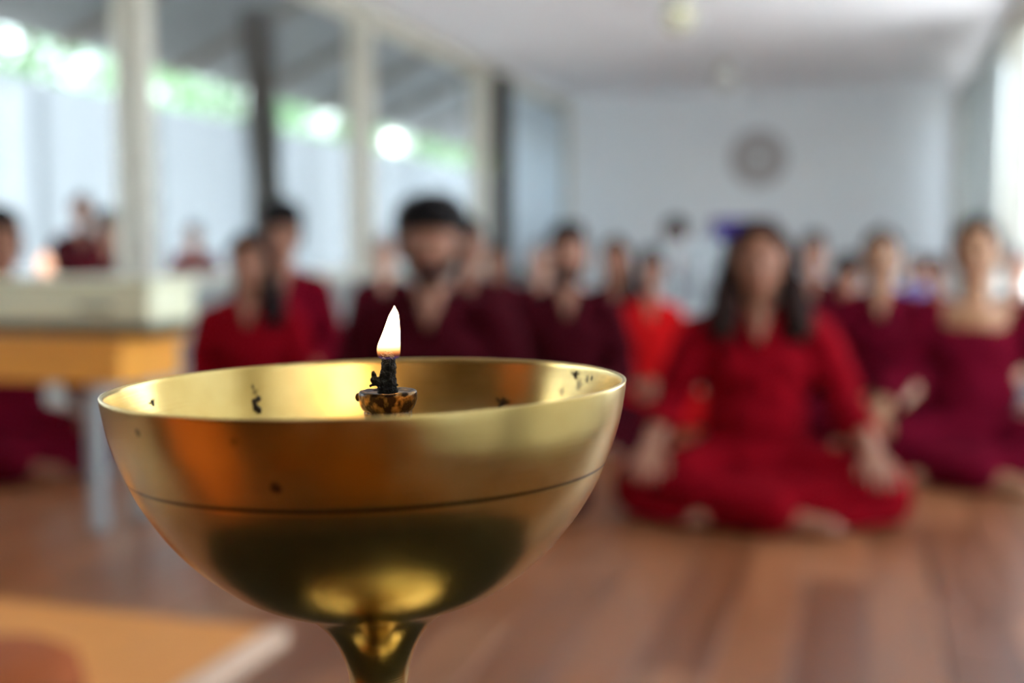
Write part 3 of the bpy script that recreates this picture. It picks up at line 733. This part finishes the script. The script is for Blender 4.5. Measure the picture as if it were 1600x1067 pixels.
out_pts = [(413, 0), (411.5, 12), (408.5, 30), (404, 54), (398, 76), (390.5, 99), (383.6, 118), (382.0, 122), (380.9, 124), (380.0, 126), (377, 134), (367, 156), (352, 182), (329, 217), (302, 250), (273, 279), (238, 308), (205, 329), (178, 342), (158, 350), (148, 353)]
in_pts = [(120, 341), (170, 330), (215, 313), (255, 283), (290, 252), (318, 219), (346, 176), (370, 128), (387, 83), (400, 30), (405.5, 2)]
def smooth_prof(pts, n=4):
    P = [Vector((a*K, -b*K, 0)) for a, b in pts]; out = []
    for i in range(len(P)-1):
        p0 = P[max(i-1, 0)]; p1 = P[i]; p2 = P[i+1]; p3 = P[min(i+2, len(P)-1)]
        for j in range(n):
            t = j/n
            q = .5*((2*p1)+(p2-p0)*t+(2*p0-5*p1+4*p2-p3)*t*t+(-p0+3*p1-3*p2+p3)*t**3); out.append((q.x, q.y))
    out.append((P[-1].x, P[-1].y)); return out
rim = [(407.5*K, .0005*0-(-1.2)*K), (410*K, 1.6*K), (412.2*K, .9*K)]
prof = [(0, -347*K)]+[(60*K, -346*K)]+smooth_prof(in_pts, 3)+rim+smooth_prof(out_pts, 3)
prof += [(60*K, -357*K), (0, -357*K)]
lamp = empty('oil_lamp', (0, 0, 0))
bowl_me = MB().lathe(prof, 160).mesh('bowl', True)
bvh = BVHTree.FromPolygons([v.co.copy() for v in bowl_me.vertices], [tuple(p.vertices) for p in bowl_me.polygons])
MLi = ML.inverted()
def hit(px, py):
    o = MLi @ CP; d = (MLi.to_3x3() @ ray(px, py)).normalized(); r = bvh.ray_cast(o, d); return r[0], r[1]
marks = []
for px, py, r, st in [(215, 676, .0009, .8), (365, 690, .0011, .35), (430, 762, .0012, .75), (238, 628, .0007, .5), (436, 768, .0007, .5), (905, 600, .0016, .6), (918, 592, .0010, .7), (878, 612, .0014, .45), (398, 612, .0009, .6)]:
    h = hit(px, py)[0]
    if h is not None: marks.append((tuple(h), r, st))
M['brass'] = brass('polished_brass', marks); M['brass_plain'] = brass('brass')
TBZ = .555
base_c = C - up*((C.z-TBZ)/up.z)
lamp.location = (base_c.x, base_c.y, TBZ)
tag(lamp, 'brass oil lamp with a wide bowl on a slender stem, burning in the foreground', 'oil lamp')
TI = Matrix.Translation(-lamp.location)
def lpart(name, me, m, parent=lamp, mtx=ML):
    o = link(name, me, m, parent)
    o.matrix_parent_inverse = Matrix.Identity(4)
    o.matrix_basis = (TI @ mtx) if parent is lamp else Matrix.Identity(4)
    return o
lpart('bowl', bowl_me, M['brass'])
stem_top = [(149, 349), (144, 353), (130, 361), (113, 372), (98, 385), (85, 399), (74, 414), (65, 430), (57, 450), (51, 472), (48, 495), (46, 520), (45, 570), (46, 620)]
sp = [(a*K, -b*K) for a, b in stem_top]
sp = smooth_prof(stem_top, 3)
L = (C.z-TBZ)/up.z
z0 = sp[-1][1]
sp += [(.0078, z0-.006), (.0125, z0-.010), (.0140, z0-.017), (.0115, z0-.024), (.0080, z0-.028), (.0085, -L+.040), (.013, -L+.028), (.018, -L+.020), (.019, -L+.016)]
sm2 = MB().lathe([(0, -349*K)]+sp+[(0, -L+.016)], 96).mesh('stem', True)
lpart('stem', sm2, M['brass_plain'])
bs = MB().lathe([(0, 0), (.052, 0), (.054, .003), (.052, .007), (.044, .010), (.034, .013), (.026, .018), (.021, .024), (0, .026)], 80).build('base', M['brass_plain'], lamp, smooth=True)
st = empty('added_side_table', (base_c.x, base_c.y-.01, 0)); tag(st, 'added small black round table out of view under the lamp, darkening the underside of the bowl', 'table')  # unseen table, added black and sized to darken the bowl's underside
M['black_cloth'] = mat('black_paint', (.018, .016, .010, 1), .8, var=.3, scale=20, spec=.2)
MB().lathe([(0, TBZ-.022), (.172, TBZ-.022), (.180, TBZ-.017), (.180, TBZ-.005), (.175, TBZ), (0, TBZ)], 64).build('tabletop', M['black_cloth'], st)
MB().lathe([(0, .02), (.025, .02), (.022, .1), (.030, .28), (.020, .42), (.05, TBZ-.024), (0, TBZ-.023)], 32).build('pedestal', M['black_cloth'], st, smooth=True)
MB().lathe([(0, 0), (.11, 0), (.115, .008), (.10, .016), (.03, .024), (0, .024)], 48).build('foot', M['black_cloth'], st)
# wick holder: rises from the bowl's floor a little right of its middle
M['charbrass'] = mat('sooty_brass', (.30, .13, .04, 1), .28, metal=.85, var=1, scale=420, bump=.35)
nb = M['charbrass'].node_tree.nodes
for nd in nb:
    if nd.type == 'MIX': nd.inputs[6].default_value = (.025, .012, .006, 1); nd.inputs[7].default_value = (.42, .23, .07, 1)
    if nd.type == 'TEX_NOISE':
        nd.inputs['Detail'].default_value = 6
rp = nb.new('ShaderNodeMapRange'); rp.inputs[1].default_value = .47; rp.inputs[2].default_value = .74
lk = M['charbrass'].node_tree.links
nz_ = [q for q in nb if q.type == 'TEX_NOISE'][0]; mx_ = [q for q in nb if q.type == 'MIX'][0]
lk.new(nz_.outputs[0], rp.inputs[0]); lk.new(rp.outputs[0], mx_.inputs[0])
M['char'] = mat('charred_wick', (.010, .009, .009, 1), .75, var=.8, scale=900, bump=1)
HX = 4.6e-3; HZ = -16*K
hold_p = [(0, -1.0), (20, -1.5), (36, -.5), (42, 2.2), (45, 2.8), (47, 1.0), (47.6, -3), (46.5, -12), (44.5, -20), (42, -25.5), (40.2, -28), (38.2, -29.5), (39.4, -31), (39.4, -34), (38, -45), (37.5, -60), (37, -150), (40, -310), (60, -338), (0, -343)]
hm_ = MB().lathe([(a*K, HZ+b*K) for a, b in hold_p], 64, (HX, 0, 0)).mesh('wick_holder', True)
for v in hm_.vertices:
    q = v.co-Vector((HX, 0, 0)); rr_ = math.hypot(q.x, q.y)
    if rr_ > .004 and v.co.z > HZ-40*K:
        a = noise.noise(v.co*330)*.00035; v.co.x += q.x/rr_*a; v.co.y += q.y/rr_*a; v.co.z += noise.noise(v.co*420+Vector((5, 5, 5)))*.00022
ho = lpart('wick_holder', hm_, M['charbrass']); ho['label'] = 'soot-blackened brass wick holder'
drip = MB().ell((HX-47*K, -.0012, HZ-6*K), (5*K, 5*K, 7*K), 12, 8).mesh('residue', True)
lpart('residue', drip, M['charbrass'])
# charred wick with a broken nub on its left
wk = MB(); rows = [(1.0, 16, 0), (8, 16.5, -.5), (17, 15, 0), (27, 13.5, 1), (37, 12, 2), (46, 11.5, 3), (54, 10.5, 3.5), (58, 9, 3.5)]
for j in range(len(rows)-1):
    (h0, r0, x0), (h1, r1, x1) = rows[j], rows[j+1]
    wk.cap((HX+x0*K, 0, HZ+h0*K), (HX+x1*K, 0, HZ+h1*K), r0*K, r1*K, 14)
wk.cap((HX-8*K, -.0004, HZ+14*K), (HX-19*K, -.0008, HZ+20*K), 10*K, 7.5*K).cap((HX-19*K, -.0008, HZ+16*K), (HX-21*K, -.0008, HZ+33*K), 5*K, 2.4*K)
wk.cap((HX-20*K, -.0008, HZ+14*K), (HX-26*K, -.001, HZ+12*K), 3.2*K, 2*K)
wk.cap((HX-4*K, 0, HZ+56*K), (HX-9*K, 0, HZ+62*K), 1.8*K, 1*K).cap((HX+8*K, 0, HZ+56*K), (HX+12*K, 0, HZ+62*K), 1.8*K, 1*K).cap((HX+2*K, 0, HZ+58*K), (HX+0*K, 0, HZ+64*K), 2.4*K, 1.2*K)
wme = remesh(wk, 'wick', .00016, 1.0, 1, .00042, .0016, 2)
for v in wme.vertices: v.co += Vector((noise.noise(v.co*2600), noise.noise(v.co*2600+Vector((9,0,0))), noise.noise(v.co*2600+Vector((0,9,0)))))*.00022
wo = lpart('wick', wme, M['char']); wo['label'] = 'charred black wick stub'
# flame: leaning teardrop; gives off the light itself
fl_rows = [(-3, -6, 12), (-1, -12, 18.5), (3, -15.5, 21), (9, -16.5, 21.8), (15, -16.5, 22), (22, -14.5, 22), (32, -10, 22), (42, -5.5, 22), (52, -1.5, 21.7), (61, 2, 21.3), (69, 5.5, 20.5), (74, 8.5, 19), (79, 11.5, 16.5), (83, 13.6, 14.8)]
fl_rows = [(a, b+1, c+1) for a, b, c in fl_rows]
def spline_rows(rows, n=4):
    P = [Vector(r) for r in rows]; o = []
    for i in range(len(P)-1):
        p0 = P[max(i-1, 0)]; p1 = P[i]; p2 = P[i+1]; p3 = P[min(i+2, len(P)-1)]
        for j in range(n):
            t = j/n; o.append(.5*((2*p1)+(p2-p0)*t+(2*p0-5*p1+4*p2-p3)*t*t+(-p0+3*p1-3*p2+p3)*t**3))
    return o+[P[-1]]
v = []; f = []; n = 24; rows2 = spline_rows(fl_rows)
FZ = HZ+56*K
for h, l_, r_ in rows2:
    cx = (l_+r_)/2; rd = max(.2, (r_-l_)/2)
    for k in range(n): v.append((HX+(cx+rd*math.cos(2*PI*k/n))*K, rd*.8*math.sin(2*PI*k/n)*K, FZ+h*K))
for j in range(len(rows2)-1):
    for k in range(n): f.append((j*n+k, j*n+(k+1)%n, (j+1)*n+(k+1)%n, (j+1)*n+k))
f.append(tuple(range(n))[::-1]); f.append(tuple((len(rows2)-1)*n+k for k in range(n)))
fme = MB().add(v, f).mesh('flame', True)
def flame_mat():
    m = bpy.data.materials.new('flame'); m.use_nodes = True
    n, l = m.node_tree.nodes, m.node_tree.links; n.remove(n['Principled BSDF'])
    tc = n.new('ShaderNodeTexCoord'); sp_ = n.new('ShaderNodeSeparateXYZ'); l.new(tc.outputs['Object'], sp_.inputs[0])
    mr = n.new('ShaderNodeMapRange'); mr.inputs[1].default_value = FZ-2*K; mr.inputs[2].default_value = FZ+80*K; l.new(sp_.outputs[2], mr.inputs[0])
    cr = n.new('ShaderNodeValToRGB'); e = cr.color_ramp.elements
    e[0].position = 0; e[0].color = (.15, .15, .9, 1); e[1].position = 1; e[1].color = (1, .55, .18, 1)
    for pos, c in [(.06, (.30, .09, .05, 1)), (.13, (.75, .25, .07, 1)), (.22, (1, .50, .18, 1)), (.32, (1, .62, .30, 1)), (.85, (1, .62, .30, 1))]:
        q = cr.color_ramp.elements.new(pos); q.color = c
    l.new(mr.outputs[0], cr.inputs[0])
    st = n.new('ShaderNodeValToRGB'); e = st.color_ramp.elements; e[0].position = 0; e[0].color = (.006,)*3+(1,); e[1].position = .5; e[1].color = (1, 1, 1, 1)
    for pos, c in [(.08, .012), (.16, .03), (.24, .07), (.34, .4)]:
        q = st.color_ramp.elements.new(pos); q.color = (c, c, c, 1)
    l.new(mr.outputs[0], st.inputs[0])
    mu = n.new('ShaderNodeMath'); mu.operation = 'MULTIPLY'; mu.inputs[1].default_value = 26; l.new(st.outputs[0], mu.inputs[0])
    lw2 = n.new('ShaderNodeLayerWeight'); lw2.inputs[0].default_value = .5
    r5 = n.new('ShaderNodeMapRange'); r5.inputs[1].default_value = .55; r5.inputs[2].default_value = .90; r5.inputs[3].default_value = 1; r5.inputs[4].default_value = .03; l.new(lw2.outputs['Facing'], r5.inputs[0])
    mu2 = n.new('ShaderNodeMath'); mu2.operation = 'MULTIPLY'; l.new(mu.outputs[0], mu2.inputs[0]); l.new(r5.outputs[0], mu2.inputs[1])
    em = n.new('ShaderNodeEmission'); l.new(cr.outputs[0], em.inputs[0]); l.new(mu2.outputs[0], em.inputs[1])
    # thin at its edges and foot, as hot gas is
    lw = n.new('ShaderNodeLayerWeight'); lw.inputs[0].default_value = .25
    r1 = n.new('ShaderNodeMapRange'); r1.inputs[1].default_value = .55; r1.inputs[2].default_value = 1.0; r1.inputs[3].default_value = 1; r1.inputs[4].default_value = .12; l.new(lw.outputs['Facing'], r1.inputs[0])
    r2 = n.new('ShaderNodeMapRange'); r2.inputs[1].default_value = 0; r2.inputs[2].default_value = .24; r2.inputs[3].default_value = .12; r2.inputs[4].default_value = 1; l.new(mr.outputs[0], r2.inputs[0])
    m2 = n.new('ShaderNodeMath'); m2.operation = 'MULTIPLY'; l.new(r1.outputs[0], m2.inputs[0]); l.new(r2.outputs[0], m2.inputs[1])
    tp = n.new('ShaderNodeBsdfTransparent'); mx = n.new('ShaderNodeMixShader'); l.new(m2.outputs[0], mx.inputs[0]); l.new(tp.outputs[0], mx.inputs[1]); l.new(em.outputs[0], mx.inputs[2])
    l.new(mx.outputs[0], n['Material Output'].inputs[0]); return m
M['flame'] = flame_mat()
fo = lpart('flame', fme, M['flame']); fo['label'] = 'bright flame leaning to a point at the right'

# bits of soot and insects stuck to the bowl
M['soot'] = mat('soot_flake', (.03, .018, .008, 1), .7, var=.5, scale=800)
def flake(px, py, sc, label, wing=False, seed=0):
    h, nrm = hit(px, py)
    if h is None: return
    if nrm.dot(MLi.to_3x3() @ ray(px, py)) > 0: nrm = -nrm
    rnd = random.Random(seed); mb = MB()
    for k in range(5): mb.ell((rnd.uniform(-.5, .5), rnd.uniform(-.3, .3), k*.45-.9+rnd.uniform(-.1, .1)), (rnd.uniform(.3, .5), rnd.uniform(.25, .4), rnd.uniform(.4, .6)), 10, 8)
    me = remesh(mb, 'flake', .12, .5, 1, .18, .5, seed)
    t = empty('soot_flake', (0, 0, 0)); tag(t, label, 'debris', 'soot flakes stuck inside the bowl')
    w = ML @ (h+nrm*sc*.15); t.location = w
    q = (ML.to_3x3() @ nrm).to_track_quat('Y', 'Z'); t.rotation_euler = (q @ Matrix.Rotation(rnd.uniform(-.35, .35), 3, 'Y').to_quaternion()).to_euler(); 
    o = link('crumb', me, M['soot'], t); o.scale = (sc, sc*.6, sc)
    if wing:
        for s in (-1, 1):
            m3 = MB().add([(0, .1, 0), (s*1.0, .25, .5), (s*1.9, .3, 1.1), (s*1.5, .25, .3), (s*.5, .15, -.2)], [(0, 1, 2, 3, 4)])
            o = m3.build('fibre', M['soot'], t); o.scale = (sc, sc, sc); sm = o.modifiers.new('s', 'SOLIDIFY'); sm.thickness = .12
flake(401, 631, .0021, 'dark soot crumb on the pale left inner wall of the bowl', False, 1)
flake(785, 630, .0013, 'burnt crumb with two thin fibres on the orange inner wall of the bowl', True, 2)
flake(899, 586, .0009, 'small dark hooked flake near the right inner rim of the bowl', True, 3)
flake(925, 591, .0006, 'tiny speck close to the right end of the rim', False, 4)
flake(238, 629, .0007, 'small grey speck on the left inner wall of the bowl', True, 5)
flake(395, 604, .0005, 'tiny speck above the large crumb on the left inner wall', False, 6)
